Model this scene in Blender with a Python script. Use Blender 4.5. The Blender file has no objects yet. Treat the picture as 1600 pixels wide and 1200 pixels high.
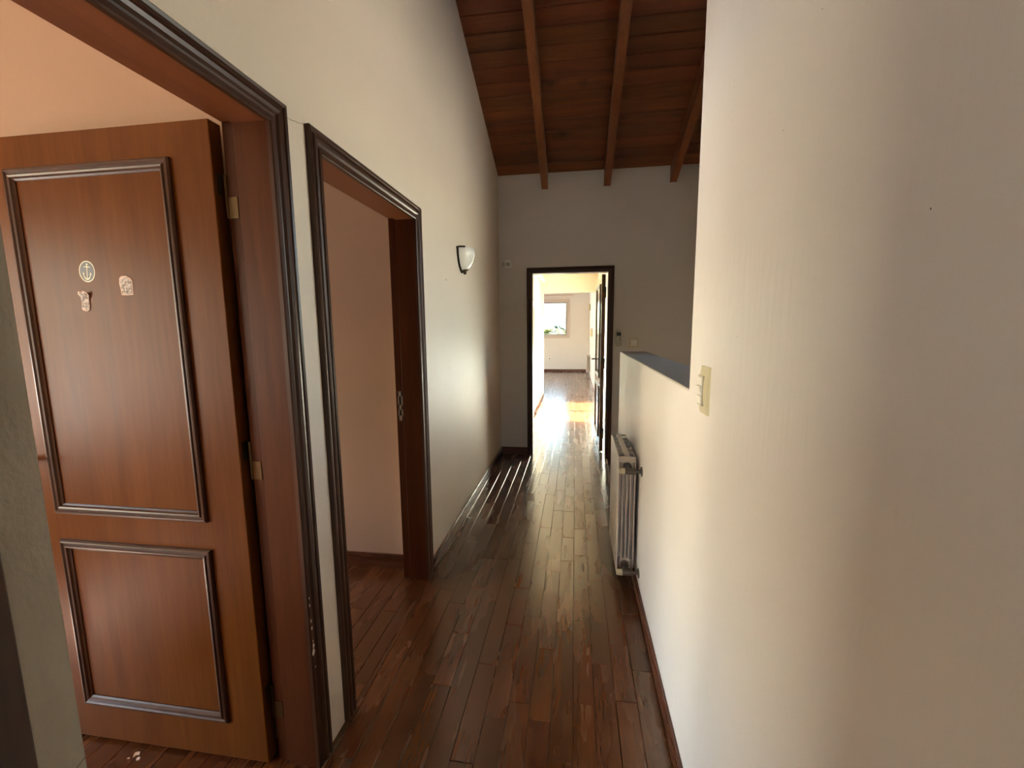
import bpy, bmesh, math, random
from mathutils import Vector, Matrix

random.seed(11)
scene = bpy.context.scene
COL = scene.collection

# ------------------------------------------------------------------ camera
CAM_H = 1.43
cam_d = bpy.data.cameras.new('camera')
cam_d.sensor_width = 36.0
cam_d.lens = 36.0 * 668.67 / 1600.0
cam_d.clip_start = 0.02
cam = bpy.data.objects.new('camera', cam_d)
COL.objects.link(cam)
_yaw, _pit, _rol = math.radians(-8.4316), math.radians(-7.5259), math.radians(-0.5302)
_f = Vector((math.sin(_yaw) * math.cos(_pit), math.cos(_yaw) * math.cos(_pit), math.sin(_pit)))
_r0 = Vector((math.cos(_yaw), -math.sin(_yaw), 0))
_u0 = _r0.cross(_f)
_r = math.cos(_rol) * _r0 + math.sin(_rol) * _u0
_u = -math.sin(_rol) * _r0 + math.cos(_rol) * _u0
cam.matrix_world = Matrix(((_r.x, _u.x, -_f.x, 0), (_r.y, _u.y, -_f.y, 0), (_r.z, _u.z, -_f.z, CAM_H), (0, 0, 0, 1)))
scene.camera = cam

# ------------------------------------------------------------------ sky, sun, exposure
SUN_ELEV = math.radians(33)
world = bpy.data.worlds.new('sky')
scene.world = world
world.use_nodes = True
wn = world.node_tree.nodes
wl = world.node_tree.links
wn.clear()
wo = wn.new('ShaderNodeOutputWorld')
wb = wn.new('ShaderNodeBackground')
ws = wn.new('ShaderNodeTexSky')
ws.sky_type = 'NISHITA'
ws.sun_disc = False
ws.sun_elevation = SUN_ELEV
ws.sun_rotation = math.radians(-90)
ws.air_density = 1.2
ws.dust_density = 1.2
ws.ozone_density = 1.2
wl.new(ws.outputs[0], wb.inputs[0])
wb.inputs[1].default_value = 0.27
wl.new(wb.outputs[0], wo.inputs[0])

sun_d = bpy.data.lights.new('sun', 'SUN')
sun_d.energy = 27.0
sun_d.angle = math.radians(0.53)
sun_d.color = (1.0, 0.93, 0.82)
sun = bpy.data.objects.new('sun', sun_d)
COL.objects.link(sun)
# sunlight travels towards +X and down
sun.rotation_euler = Vector((math.cos(SUN_ELEV), 0.0, -math.sin(SUN_ELEV))).to_track_quat('-Z', 'Y').to_euler()


def portal(loc, direction, sx, sy):
    """daylight portal: guides the sky light through a real window opening"""
    d = bpy.data.lights.new('window_portal', 'AREA')
    d.shape = 'RECTANGLE'
    d.size, d.size_y = sx, sy
    d.cycles.is_portal = True
    o = bpy.data.objects.new('window_portal', d)
    o.location = loc
    v = Vector(direction)
    o.rotation_euler = v.to_track_quat('-Z', 'Z').to_euler()
    COL.objects.link(o)


vs = scene.view_settings
vs.view_transform = 'Standard'
vs.look = 'None'
vs.gamma = 1.0
vs.exposure = 3.15
vs.use_curve_mapping = False
scene.cycles.max_bounces = 14
scene.cycles.diffuse_bounces = 9
scene.cycles.glossy_bounces = 6
scene.cycles.transparent_max_bounces = 12
scene.cycles.sample_clamp_indirect = 12.0
scene.cycles.caustics_reflective = False
scene.cycles.caustics_refractive = False

# ------------------------------------------------------------------ materials
def new_mat(name):
    m = bpy.data.materials.new(name)
    m.use_nodes = True
    nt = m.node_tree
    return m, nt, nt.nodes['Principled BSDF']


def lin(*c):
    return tuple(((v / 255.0) / 12.92 if v / 255.0 <= .04045 else (((v / 255.0) + .055) / 1.055) ** 2.4) for v in c) + (1.0,)


def simple(name, col, rough=.5, metal=0.0, spec=.5):
    m, nt, b = new_mat(name)
    n = nt.nodes.new('ShaderNodeTexNoise')
    n.inputs['Scale'].default_value = 60
    tc = nt.nodes.new('ShaderNodeTexCoord')
    nt.links.new(tc.outputs['Object'], n.inputs['Vector'])
    r = nt.nodes.new('ShaderNodeMapRange')
    r.inputs['To Min'].default_value = max(0.02, rough - .06)
    r.inputs['To Max'].default_value = rough + .06
    nt.links.new(n.outputs['Fac'], r.inputs['Value'])
    nt.links.new(r.outputs['Result'], b.inputs['Roughness'])
    b.inputs['Base Color'].default_value = col
    b.inputs['Metallic'].default_value = metal
    b.inputs['Specular IOR Level'].default_value = spec
    return m


def plaster(name, c, rough=.55, mott=.05, bump=.12, streak=False, spec=.4):
    m, nt, b = new_mat(name)
    N, L = nt.nodes, nt.links
    tc = N.new('ShaderNodeTexCoord')
    n1 = N.new('ShaderNodeTexNoise')
    n1.inputs['Scale'].default_value = 1.7
    n1.inputs['Detail'].default_value = 5
    L.new(tc.outputs['Object'], n1.inputs['Vector'])
    ramp = N.new('ShaderNodeValToRGB')
    e = ramp.color_ramp.elements
    e[0].position, e[1].position = .3, .7
    e[0].color = tuple(v * (1 - mott) for v in c[:3]) + (1,)
    e[1].color = tuple(min(1, v * (1 + mott)) for v in c[:3]) + (1,)
    L.new(n1.outputs['Fac'], ramp.inputs['Fac'])
    L.new(ramp.outputs['Color'], b.inputs['Base Color'])
    mp = N.new('ShaderNodeMapping')
    mp.inputs['Scale'].default_value = (1, 1, .09) if streak else (1, 1, .6)
    L.new(tc.outputs['Object'], mp.inputs['Vector'])
    n2 = N.new('ShaderNodeTexNoise')
    n2.inputs['Scale'].default_value = 55
    n2.inputs['Detail'].default_value = 4
    L.new(mp.outputs['Vector'], n2.inputs['Vector'])
    n3 = N.new('ShaderNodeTexNoise')
    n3.inputs['Scale'].default_value = 7
    n3.inputs['Detail'].default_value = 2
    L.new(tc.outputs['Object'], n3.inputs['Vector'])
    ad = N.new('ShaderNodeMath')
    ad.operation = 'MULTIPLY_ADD'
    ad.inputs[1].default_value = 2.2
    L.new(n3.outputs['Fac'], ad.inputs[0])
    L.new(n2.outputs['Fac'], ad.inputs[2])
    bp = N.new('ShaderNodeBump')
    bp.inputs['Strength'].default_value = bump
    bp.inputs['Distance'].default_value = .01
    L.new(ad.outputs[0], bp.inputs['Height'])
    L.new(bp.outputs['Normal'], b.inputs['Normal'])
    b.inputs['Roughness'].default_value = rough
    b.inputs['Specular IOR Level'].default_value = spec
    return m


def wood(name, dark, light, grain='Z', scale=1.0, rough=.35, rv=.08, bump=.05, contrast=(.32, .72), per_piece=0.0, knots=False, dirt=0.0, spec=.5, coat=0.0):
    m, nt, b = new_mat(name)
    N, L = nt.nodes, nt.links
    tc = N.new('ShaderNodeTexCoord')
    vec = tc.outputs['Object']
    rnd = None
    if per_piece:
        oi = N.new('ShaderNodeObjectInfo')
        gi = N.new('ShaderNodeNewGeometry')
        ad = N.new('ShaderNodeMath')
        ad.operation = 'ADD'
        L.new(oi.outputs['Random'], ad.inputs[0])
        L.new(gi.outputs['Random Per Island'], ad.inputs[1])
        fr = N.new('ShaderNodeMath')
        fr.operation = 'FRACT'
        L.new(ad.outputs[0], fr.inputs[0])
        rnd = fr.outputs[0]
        mu = N.new('ShaderNodeVectorMath')
        mu.operation = 'MULTIPLY_ADD'
        cx = N.new('ShaderNodeCombineXYZ')
        for i in range(3):
            L.new(rnd, cx.inputs[i])
        mu.inputs[1].default_value = (37.0, 53.0, 71.0)
        L.new(cx.outputs[0], mu.inputs[0])
        L.new(vec, mu.inputs[2])
        vec = mu.outputs[0]
    mp = N.new('ShaderNodeMapping')
    s = {'X': (.07, 1, 1), 'Y': (1, .07, 1), 'Z': (1, 1, .07)}[grain]
    mp.inputs['Scale'].default_value = tuple(v * scale for v in s)
    L.new(vec, mp.inputs['Vector'])
    n1 = N.new('ShaderNodeTexNoise')
    n1.inputs['Scale'].default_value = 14
    n1.inputs['Detail'].default_value = 6
    n1.inputs['Distortion'].default_value = .6
    L.new(mp.outputs['Vector'], n1.inputs['Vector'])
    n2 = N.new('ShaderNodeTexNoise')
    n2.inputs['Scale'].default_value = 130
    n2.inputs['Detail'].default_value = 3
    L.new(mp.outputs['Vector'], n2.inputs['Vector'])
    mx = N.new('ShaderNodeMix')
    mx.data_type = 'FLOAT'
    mx.inputs['Factor'].default_value = .3
    L.new(n1.outputs['Fac'], mx.inputs['A'])
    L.new(n2.outputs['Fac'], mx.inputs['B'])
    ramp = N.new('ShaderNodeValToRGB')
    e = ramp.color_ramp.elements
    e[0].position, e[1].position = contrast
    e[0].color, e[1].color = dark, light
    L.new(mx.outputs['Result'], ramp.inputs['Fac'])
    colout = ramp.outputs['Color']
    if per_piece:
        hs = N.new('ShaderNodeHueSaturation')
        mr = N.new('ShaderNodeMapRange')
        mr.inputs['To Min'].default_value = 1 - per_piece
        mr.inputs['To Max'].default_value = 1 + per_piece
        L.new(rnd, mr.inputs['Value'])
        L.new(mr.outputs['Result'], hs.inputs['Value'])
        m2 = N.new('ShaderNodeMath')
        m2.operation = 'MULTIPLY'
        m2.inputs[1].default_value = 7.31
        L.new(rnd, m2.inputs[0])
        f2 = N.new('ShaderNodeMath')
        f2.operation = 'FRACT'
        L.new(m2.outputs[0], f2.inputs[0])
        mr2 = N.new('ShaderNodeMapRange')
        mr2.inputs['To Min'].default_value = .494
        mr2.inputs['To Max'].default_value = .506
        L.new(f2.outputs[0], mr2.inputs['Value'])
        L.new(mr2.outputs['Result'], hs.inputs['Hue'])
        L.new(colout, hs.inputs['Color'])
        colout = hs.outputs['Color']
    if knots:
        vo = N.new('ShaderNodeTexVoronoi')
        vo.inputs['Scale'].default_value = 2.6
        mk = N.new('ShaderNodeMapping')
        mk.inputs['Scale'].default_value = {'X': (.55, 1, 1), 'Y': (1, .55, 1), 'Z': (1, 1, .55)}[grain]
        L.new(vec, mk.inputs['Vector'])
        nd = N.new('ShaderNodeTexNoise')
        nd.inputs['Scale'].default_value = 9
        L.new(vec, nd.inputs['Vector'])
        va = N.new('ShaderNodeVectorMath')
        va.operation = 'MULTIPLY_ADD'
        va.inputs[1].default_value = (.12, .12, .12)
        L.new(nd.outputs['Color'], va.inputs[0])
        L.new(mk.outputs['Vector'], va.inputs[2])
        L.new(va.outputs[0], vo.inputs['Vector'])
        kr = N.new('ShaderNodeMapRange')
        kr.inputs['From Min'].default_value = .04
        kr.inputs['From Max'].default_value = .20
        kr.inputs['To Min'].default_value = .28
        kr.inputs['To Max'].default_value = 1.0
        L.new(vo.outputs['Distance'], kr.inputs['Value'])
        vm = N.new('ShaderNodeVectorMath')
        vm.operation = 'SCALE'
        L.new(colout, vm.inputs[0])
        L.new(kr.outputs['Result'], vm.inputs['Scale'])
        colout = vm.outputs[0]
    if dirt:
        geo = N.new('ShaderNodeNewGeometry')
        nz = N.new('ShaderNodeTexNoise')
        nz.inputs['Scale'].default_value = 2.3
        nz.inputs['Detail'].default_value = 4
        nz.inputs['Roughness'].default_value = .5
        mpd = N.new('ShaderNodeMapping')
        mpd.inputs['Scale'].default_value = (6, .9, 1)
        L.new(vec, mpd.inputs['Vector'])
        L.new(mpd.outputs['Vector'], nz.inputs['Vector'])
        dr = N.new('ShaderNodeMapRange')
        dr.inputs['From Min'].default_value = .42
        dr.inputs['From Max'].default_value = .9
        dr.inputs['To Max'].default_value = dirt
        L.new(nz.outputs['Fac'], dr.inputs['Value'])
        dm = N.new('ShaderNodeMix')
        dm.data_type = 'RGBA'
        dm.inputs[7].default_value = lin(110, 84, 68)
        L.new(dr.outputs['Result'], dm.inputs[0])
        L.new(colout, dm.inputs[6])
        colout = dm.outputs[2]
        rr = N.new('ShaderNodeMapRange')
        rr.inputs['From Min'].default_value = .3
        rr.inputs['From Max'].default_value = .75
        rr.inputs['To Min'].default_value = rough - rv
        rr.inputs['To Max'].default_value = rough + rv
        L.new(nz.outputs['Fac'], rr.inputs['Value'])
        L.new(rr.outputs['Result'], b.inputs['Roughness'])
    else:
        rr = N.new('ShaderNodeMapRange')
        rr.inputs['To Min'].default_value = rough - rv
        rr.inputs['To Max'].default_value = rough + rv
        L.new(n1.outputs['Fac'], rr.inputs['Value'])
        L.new(rr.outputs['Result'], b.inputs['Roughness'])
    L.new(colout, b.inputs['Base Color'])
    bp = N.new('ShaderNodeBump')
    bp.inputs['Strength'].default_value = bump
    bp.inputs['Distance'].default_value = .004
    L.new(mx.outputs['Result'], bp.inputs['Height'])
    L.new(bp.outputs['Normal'], b.inputs['Normal'])
    b.inputs['Specular IOR Level'].default_value = spec
    b.inputs['Coat Weight'].default_value = coat
    if name == 'parquet_wood':
        b.inputs['Specular Tint'].default_value = (1.0, .84, .62, 1)
    b.inputs['Coat Roughness'].default_value = .12 if name != 'parquet_wood' else .22
    return m


def glass_mat(name, tint=(1, 1, 1, 1)):
    m = bpy.data.materials.new(name)
    m.use_nodes = True
    nt = m.node_tree
    nt.nodes.clear()
    o = nt.nodes.new('ShaderNodeOutputMaterial')
    t = nt.nodes.new('ShaderNodeBsdfTransparent')
    t.inputs[0].default_value = tint
    g = nt.nodes.new('ShaderNodeBsdfGlossy')
    g.inputs['Roughness'].default_value = .02
    f = nt.nodes.new('ShaderNodeFresnel')
    f.inputs[0].default_value = 1.35
    x = nt.nodes.new('ShaderNodeMixShader')
    nt.links.new(f.outputs[0], x.inputs[0])
    nt.links.new(t.outputs[0], x.inputs[1])
    nt.links.new(g.outputs[0], x.inputs[2])
    nt.links.new(x.outputs[0], o.inputs[0])
    return m


M = {}
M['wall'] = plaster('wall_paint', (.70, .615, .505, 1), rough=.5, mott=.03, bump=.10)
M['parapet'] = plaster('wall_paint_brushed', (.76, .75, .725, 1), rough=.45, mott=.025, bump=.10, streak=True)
M['wall_end'] = plaster('wall_paint_end_shaded', (.60, .57, .54, 1), rough=.55, mott=.03, bump=.10)  # darker than the other walls to carry the end wall's shade
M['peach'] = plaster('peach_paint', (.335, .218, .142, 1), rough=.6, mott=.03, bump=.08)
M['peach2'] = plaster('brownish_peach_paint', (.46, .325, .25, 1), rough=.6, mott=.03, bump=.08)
M['cream'] = plaster('cream_paint', (.70, .625, .48, 1), rough=.6, mott=.02, bump=.05)
M['blush'] = plaster('blush_paint', (.71, .69, .67, 1), rough=.6, mott=.02, bump=.05)
M['cap'] = plaster('parapet_top_shade', (.21, .185, .155, 1), rough=.6, mott=.04, bump=.06)  # parapet top darkened by colour in place of shade
M['raw'] = plaster('raw_render', (.42, .375, .30, 1), rough=.8, mott=.20, bump=.5)
M['white'] = simple('white_paint', (.82, .81, .78, 1), .35)
M['sash_grey'] = simple('grey_sash_paint', (.36, .37, .39, 1), .4)
M['architrave'] = simple('window_trim_paint', (.56, .49, .44, 1), .5)
M['rail_pink'] = simple('pinkish_rail_paint', (.60, .46, .40, 1), .5)
M['outside'] = simple('outside_render', (.6, .58, .55, 1), .8)
M['plank'] = wood('parquet_wood', (.042, .0115, .0035, 1), (.118, .037, .0105, 1), 'Y', 1.0, rough=.27, rv=.03, bump=.04, per_piece=.24, dirt=.08, spec=.85, coat=.75, contrast=(.30, .68))
M['subfloor'] = simple('subfloor', (.02, .012, .008, 1), .9)
M['leaf'] = wood('door_veneer', (.075, .0225, .0040, 1), (.152, .052, .0095, 1), 'Z', .55, rough=.36, rv=.05, bump=.03, contrast=(.3, .72), spec=.10)
M['leaf_gloss'] = wood('door_veneer_glossy', (.17, .062, .02, 1), (.30, .122, .042, 1), 'Z', .55, rough=.16, rv=.03, bump=.0, contrast=(.3, .72), coat=1.0)
M['jamb'] = wood('jamb_wood', (.042, .0115, .0038, 1), (.09, .0265, .008, 1), 'Z', .8, rough=.38, bump=.04, spec=.14)
M['jamb_h'] = wood('jamb_wood_head', (.15, .05, .018, 1), (.26, .088, .03, 1), 'Y', .8, rough=.4, bump=.04)
M['casing'] = wood('casing_wood', (.028, .011, .006, 1), (.068, .028, .014, 1), 'Z', .8, rough=.32, bump=.05, spec=.35)
M['casing_h'] = wood('casing_wood_head', (.028, .011, .006, 1), (.068, .028, .014, 1), 'Y', .8, rough=.32, bump=.05, spec=.35)
M['casing_x'] = wood('casing_wood_across', (.028, .011, .006, 1), (.068, .028, .014, 1), 'X', .8, rough=.32, bump=.05, spec=.35)
M['board'] = wood('pine_board', (.10, .025, .0065, 1), (.25, .072, .020, 1), 'X', .7, rough=.45, bump=.08, per_piece=.13, knots=True)
M['rafter'] = wood('rafter_pine', (.17, .05, .017, 1), (.30, .10, .035, 1), 'Y', .8, rough=.42, bump=.06, per_piece=.1)
M['base'] = wood('baseboard_wood', (.07, .024, .012, 1), (.14, .05, .024, 1), 'Y', .8, rough=.28, bump=.04)
M['base_x'] = wood('baseboard_wood_across', (.07, .024, .012, 1), (.14, .05, .024, 1), 'X', .8, rough=.3, bump=.04)
M['brass'] = simple('aged_brass', (.085, .06, .03, 1), .42, .9)
M['steel'] = simple('dull_steel', (.42, .38, .35, 1), .4, .9)
M['rad'] = simple('radiator_enamel', (.62, .56, .49, 1), .35)
M['rad_dark'] = simple('slot_shade', (.02, .02, .02, 1), .8)  # near-black standing in for shade inside slots and recesses
M['chrome'] = simple('tarnished_valve', (.13, .11, .095, 1), .36, .7)
M['cream_plastic'] = simple('cream_plastic', (.58, .54, .36, 1), .35)
M['white_plastic'] = simple('white_plastic', (.78, .78, .73, 1), .35)
M['grey_plastic'] = simple('grey_plastic', (.42, .40, .34, 1), .4)
M['dark_plastic'] = simple('dark_plastic', (.015, .015, .018, 1), .3)
M['opal'] = simple('opal_glass', (.90, .89, .80, 1), .15)
M['dark_metal'] = simple('dark_bronze', (.035, .028, .02, 1), .3, .8)
M['navy'] = simple('navy_print', (.018, .022, .035, 1), .45)
M['print'] = simple('cream_print', (.72, .66, .48, 1), .5)
M['glass'] = glass_mat('window_glass', (.93, .98, .94, 1))
M['paper_edge'] = simple('torn_paper_edge', (.66, .53, .46, 1), .8)
M['chip'] = simple('bare_chip', (.70, .62, .55, 1), .8)
M['hole'] = simple('nail_hole', (.05, .035, .025, 1), .9)
M['trunk'] = simple('palm_bark', (.10, .075, .05, 1), .9)
M['frond'] = simple('palm_frond', (.07, .085, .02, 1), .6)
M['frond2'] = simple('dark_foliage', (.02, .03, .022, 1), .6)
M['ground'] = simple('dry_ground', (.44, .42, .385, 1), .9)


def sticker_mat():
    m, nt, b = new_mat('scraped_sticker')
    N, L = nt.nodes, nt.links
    tc = N.new('ShaderNodeTexCoord')
    n = N.new('ShaderNodeTexNoise')
    n.inputs['Scale'].default_value = 140
    n.inputs['Detail'].default_value = 5
    L.new(tc.outputs['Object'], n.inputs['Vector'])
    r = N.new('ShaderNodeValToRGB')
    e = r.color_ramp.elements
    e[0].position, e[1].position = .38, .62
    e[0].color, e[1].color = (.10, .085, .075, 1), (.58, .52, .47, 1)
    L.new(n.outputs['Fac'], r.inputs['Fac'])
    L.new(r.outputs['Color'], b.inputs['Base Color'])
    b.inputs['Roughness'].default_value = .6
    return m


M['scrap'] = sticker_mat()

# ------------------------------------------------------------------ builders
def link(name, me, mat, parent=None, smooth=False):
    o = bpy.data.objects.new(name, me)
    if mat is not None and not me.materials:
        me.materials.append(M[mat] if isinstance(mat, str) else mat)
    if smooth:
        for p in me.polygons:
            p.use_smooth = True
    COL.objects.link(o)
    if parent is not None:
        o.parent = parent
    return o


def mesh_of(name, bm, recalc=True):
    if recalc:
        bmesh.ops.recalc_face_normals(bm, faces=bm.faces[:])
    me = bpy.data.meshes.new(name)
    bm.to_mesh(me)
    bm.free()
    return me


def obj(name, bm, mat, parent=None, smooth=False):
    return link(name, mesh_of(name, bm), mat, parent, smooth)


def tag(o, label, cat=None, group=None, kind=None):
    o['label'] = label
    if cat:
        o['category'] = cat
    if group:
        o['group'] = group
    if kind:
        o['kind'] = kind
    return o


def struct(o, label, cat):
    return tag(o, label, cat, kind='structure')


def empty(name, loc=(0, 0, 0)):
    o = bpy.data.objects.new(name, None)
    o.location = loc
    o.empty_display_size = .05
    COL.objects.link(o)
    return o


def box(bm, x0, x1, y0, y1, z0, z1, bev=0.0, seg=1):
    r = bmesh.ops.create_cube(bm, size=1.0)
    vs_ = r['verts']
    for v in vs_:
        v.co = Vector((x0 + (v.co.x + .5) * (x1 - x0), y0 + (v.co.y + .5) * (y1 - y0), z0 + (v.co.z + .5) * (z1 - z0)))
    if bev:
        es = list({e for v in vs_ for e in v.link_edges})
        bmesh.ops.bevel(bm, geom=es, offset=bev, segments=seg, affect='EDGES', profile=.5)
    return bm


def boxo(name, dims, mat, parent=None, bev=0.0, seg=1):
    bm = bmesh.new()
    box(bm, *dims, bev=bev, seg=seg)
    return obj(name, bm, mat, parent)


def cyl(bm, p0, p1, r0, r1=None, n=16, caps=True):
    r1 = r0 if r1 is None else r1
    p0, p1 = Vector(p0), Vector(p1)
    d = (p1 - p0)
    q = d.to_track_quat('Z', 'Y').to_matrix().to_4x4()
    mat_ = Matrix.Translation((p0 + p1) / 2) @ q
    bmesh.ops.create_cone(bm, cap_ends=caps, segments=n, radius1=r0, radius2=r1, depth=d.length, matrix=mat_)
    return bm


def lathe(bm, prof, n=24, a0=0.0, a1=2 * math.pi, axis_origin=(0, 0, 0), sx=1.0, sy=1.0):
    """profile (r,z) turned about z"""
    full = abs(a1 - a0 - 2 * math.pi) < 1e-6
    cols = n if full else n + 1
    grid = []
    for i in range(cols):
        a = a0 + (a1 - a0) * i / n
        grid.append([bm.verts.new((axis_origin[0] + sx * r * math.cos(a), axis_origin[1] + sy * r * math.sin(a), axis_origin[2] + z)) for r, z in prof])
    for i in range(n):
        A, B = grid[i], grid[(i + 1) % cols]
        for k in range(len(prof) - 1):
            try:
                bm.faces.new((A[k], B[k], B[k + 1], A[k + 1]))
            except ValueError:
                pass
    return bm


def wall(name, axis, t0, t1, u0, u1, z0, z1, holes, mat, label, cat='wall', holes_mat=None):
    """solid wall with rectangular openings; axis = the thickness axis ('x' or 'y'); a hole = (u0,u1,z0,z1)"""
    us = sorted({u0, u1, *[h[0] for h in holes], *[h[1] for h in holes]})
    zs = sorted({z0, z1, *[h[2] for h in holes], *[h[3] for h in holes]})
    us = [u for u in us if u0 <= u <= u1]
    zs = [z for z in zs if z0 <= z <= z1]

    def solid(i, j):
        if i < 0 or j < 0 or i >= len(us) - 1 or j >= len(zs) - 1:
            return False
        cu, cz = (us[i] + us[i + 1]) / 2, (zs[j] + zs[j + 1]) / 2
        return not any(h[0] < cu < h[1] and h[2] < cz < h[3] for h in holes)
    bm = bmesh.new()
    V = {}

    def v(t, i, j):
        k = (t, i, j)
        if k not in V:
            tt = t1 if t else t0
            V[k] = bm.verts.new((tt, us[i], zs[j]) if axis == 'x' else (us[i], tt, zs[j]))
        return V[k]
    for i in range(len(us) - 1):
        for j in range(len(zs) - 1):
            if not solid(i, j):
                continue
            for t in (0, 1):
                bm.faces.new((v(t, i, j), v(t, i + 1, j), v(t, i + 1, j + 1), v(t, i, j + 1)))
            for (di, dj, a, b_) in ((-1, 0, (i, j), (i, j + 1)), (1, 0, (i + 1, j), (i + 1, j + 1)), (0, -1, (i, j), (i + 1, j)), (0, 1, (i, j + 1), (i + 1, j + 1))):
                if not solid(i + di, j + dj):
                    bm.faces.new((v(0, *a), v(1, *a), v(1, *b_), v(0, *b_)))
    o = obj(name, bm, mat)
    return struct(o, label, cat)


def sweep(name, prof, p0, p1, inward, normal, m0, m1, mat, parent):
    """one straight moulding: profile points (w, h), w measured against `inward` (away from the opening), h along `normal`;
    m0/m1 = how far the end slides along the run for each unit of w (mitre)"""
    p0, p1, inward, normal = Vector(p0), Vector(p1), Vector(inward), Vector(normal)
    d = (p1 - p0).normalized()
    bm = bmesh.new()
    A = [bm.verts.new(p0 + inward * w + normal * h - d * (m0 * w)) for w, h in prof]
    B = [bm.verts.new(p1 + inward * w + normal * h + d * (m1 * w)) for w, h in prof]
    n = len(prof)
    for k in range(n):
        bm.faces.new((A[k], A[(k + 1) % n], B[(k + 1) % n], B[k]))
    bm.faces.new(A)
    bm.faces.new(B)
    return obj(name, bm, mat, parent)


CASING = [(0, -.002), (0, .010), (.004, .013), (.016, .013), (.018, .009), (.024, .010), (.030, .016), (.038, .0195), (.046, .018), (.050, .013),
          (.054, .013), (.057, .017), (.064, .019), (.068, .016), (.068, -.002)]
PANEL_MOULD = [(0, -.002), (0, .007), (.004, .011), (.009, .012), (.013, .008), (.016, .008), (.020, .012), (.025, .011), (.029, .006), (.034, .003), (.034, -.002)]

# ------------------------------------------------------------------ key dimensions (metres)
WL = -.825          # corridor left wall face
WLB = -.970         # room side of that wall
WR = .345           # right wall / parapet face
WRB = .545
YE = 4.69           # end wall face
YEB = 4.84
SL = .39            # rise of the sloping ceiling per metre towards the camera
CZ = 3.02           # ceiling height at the end wall
XS = 1.70           # far wall of the stairwell


def ceil_z(y):
    return CZ + SL * (YE - y)


# ------------------------------------------------------------------ floor
floor = boxo('floor', (-4.1, .545, -2.6, 9.0, -.20, -.012), 'subfloor')
struct(floor, 'dark reddish brown hardwood strip floor running the length of the corridor', 'floor')
floor2 = boxo('floor_landing', (.545, XS, 3.43, YE, -.20, -.002), 'base')
struct(floor2, 'small dark wooden landing behind the low wall', 'floor')
floor3 = boxo('floor_stairwell', (.545, XS, -.3, 3.43, -1.75, -1.6), 'outside')
struct(floor3, 'lower stairwell floor hidden behind the low wall', 'floor')
floor4 = boxo('floor_far_room', (-6.1, .60, 9.0, 14.1, -.20, -.012), 'subfloor')
struct(floor4, 'greyish wooden strip floor of the far room', 'floor')

PW = .0811
_plank_cache = {}


def plank_mesh(w, l):
    k = (round(w, 3), round(l, 2))
    if k in _plank_cache:
        return _plank_cache[k]
    c, t = .0014, .012
    hw, hl = w / 2 - .0007, l / 2 - .0005
    vs_ = []
    for z, ins in ((-t, 0), (-c, 0), (0, c)):
        vs_ += [(-hw + ins, -hl + ins, z), (hw - ins, -hl + ins, z), (hw - ins, hl - ins, z), (-hw + ins, hl - ins, z)]
    fs = [(8, 9, 10, 11)]
    for r in (0, 4):
        for i in range(4):
            j = (i + 1) % 4
            fs.append((r + i, r + j, r + 4 + j, r + 4 + i))
    me = bpy.data.meshes.new('plank')
    me.from_pydata(vs_, [], fs)
    me.update()
    _plank_cache[k] = me
    return me


def plank_rows(x0, x1, y0, y1, phase):
    """rows of strips clipped to a rectangle -> (xc, w, yc, l)"""
    out = []
    k = math.floor((x0 - .005) / PW)
    while .005 + k * PW < x1 - .004:
        a, b_ = max(x0, .005 + k * PW), min(x1, .005 + (k + 1) * PW)
        k += 1
        if b_ - a < .012:
            continue
        rr = random.Random(k * 977 + phase)
        y = y0 - rr.random() * .5
        while y < y1:
            l = rr.choice((.30, .36, .42, .46, .50, .55, .62))
            ya, yb = max(y, y0), min(y + l, y1)
            y += l
            if yb - ya > .03:
                out.append(((a + b_) / 2, b_ - a, (ya + yb) / 2, yb - ya))
    return out


planks = []
planks += plank_rows(WL, WR, .70, YEB, 1)                    # corridor
planks += plank_rows(-.66, .44, YEB, 8.92, 2)                # lobby
planks += plank_rows(-1.60, WL, 1.28, 2.285, 3)              # second doorway
planks += plank_rows(-1.85, WL, .80, 1.20, 4)                # first doorway
planks += plank_rows(WR, .545, 3.43, YE, 5)
prr = random.Random(5)
# the 300 nearest are objects, the rest one joined part
planks.sort(key=lambda p: p[2] + .3 * abs(p[0]))
rest = planks[300:]
for (xc, w, yc, l) in planks[:300]:
    o = link('plank', plank_mesh(w, l), 'plank', floor)
    o.location = (xc, yc, prr.uniform(-.0004, .0004))
    o.rotation_euler = (prr.uniform(-.0006, .0006), prr.uniform(-.004, .004), 0)
    o.scale = (1, l / round(l, 2), 1)


def joined_planks(name, lst, parent):
    vs_, fs = [], []
    for (xc, w, yc, l) in lst:
        me = plank_mesh(w, l)
        b0 = len(vs_)
        dz = prr.uniform(-.0004, .0004)
        vs_ += [(v.co.x + xc, v.co.y + yc, v.co.z + dz) for v in me.vertices]
        fs += [tuple(i + b0 for i in p.vertices) for p in me.polygons]
    me = bpy.data.meshes.new(name)
    me.from_pydata(vs_, [], fs)
    o = link(name, me, 'plank', parent)
    o['kind'] = 'stuff'
    return o


if rest:
    joined_planks('strip_flooring', rest, floor)
joined_planks('strip_flooring', plank_rows(-3.0, .44, 8.92, 13.9, 6), floor4)
boxo('room_flooring', (-4.0, -1.85, -2.2, 1.22, -.012, 0), 'plank', floor)

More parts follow.
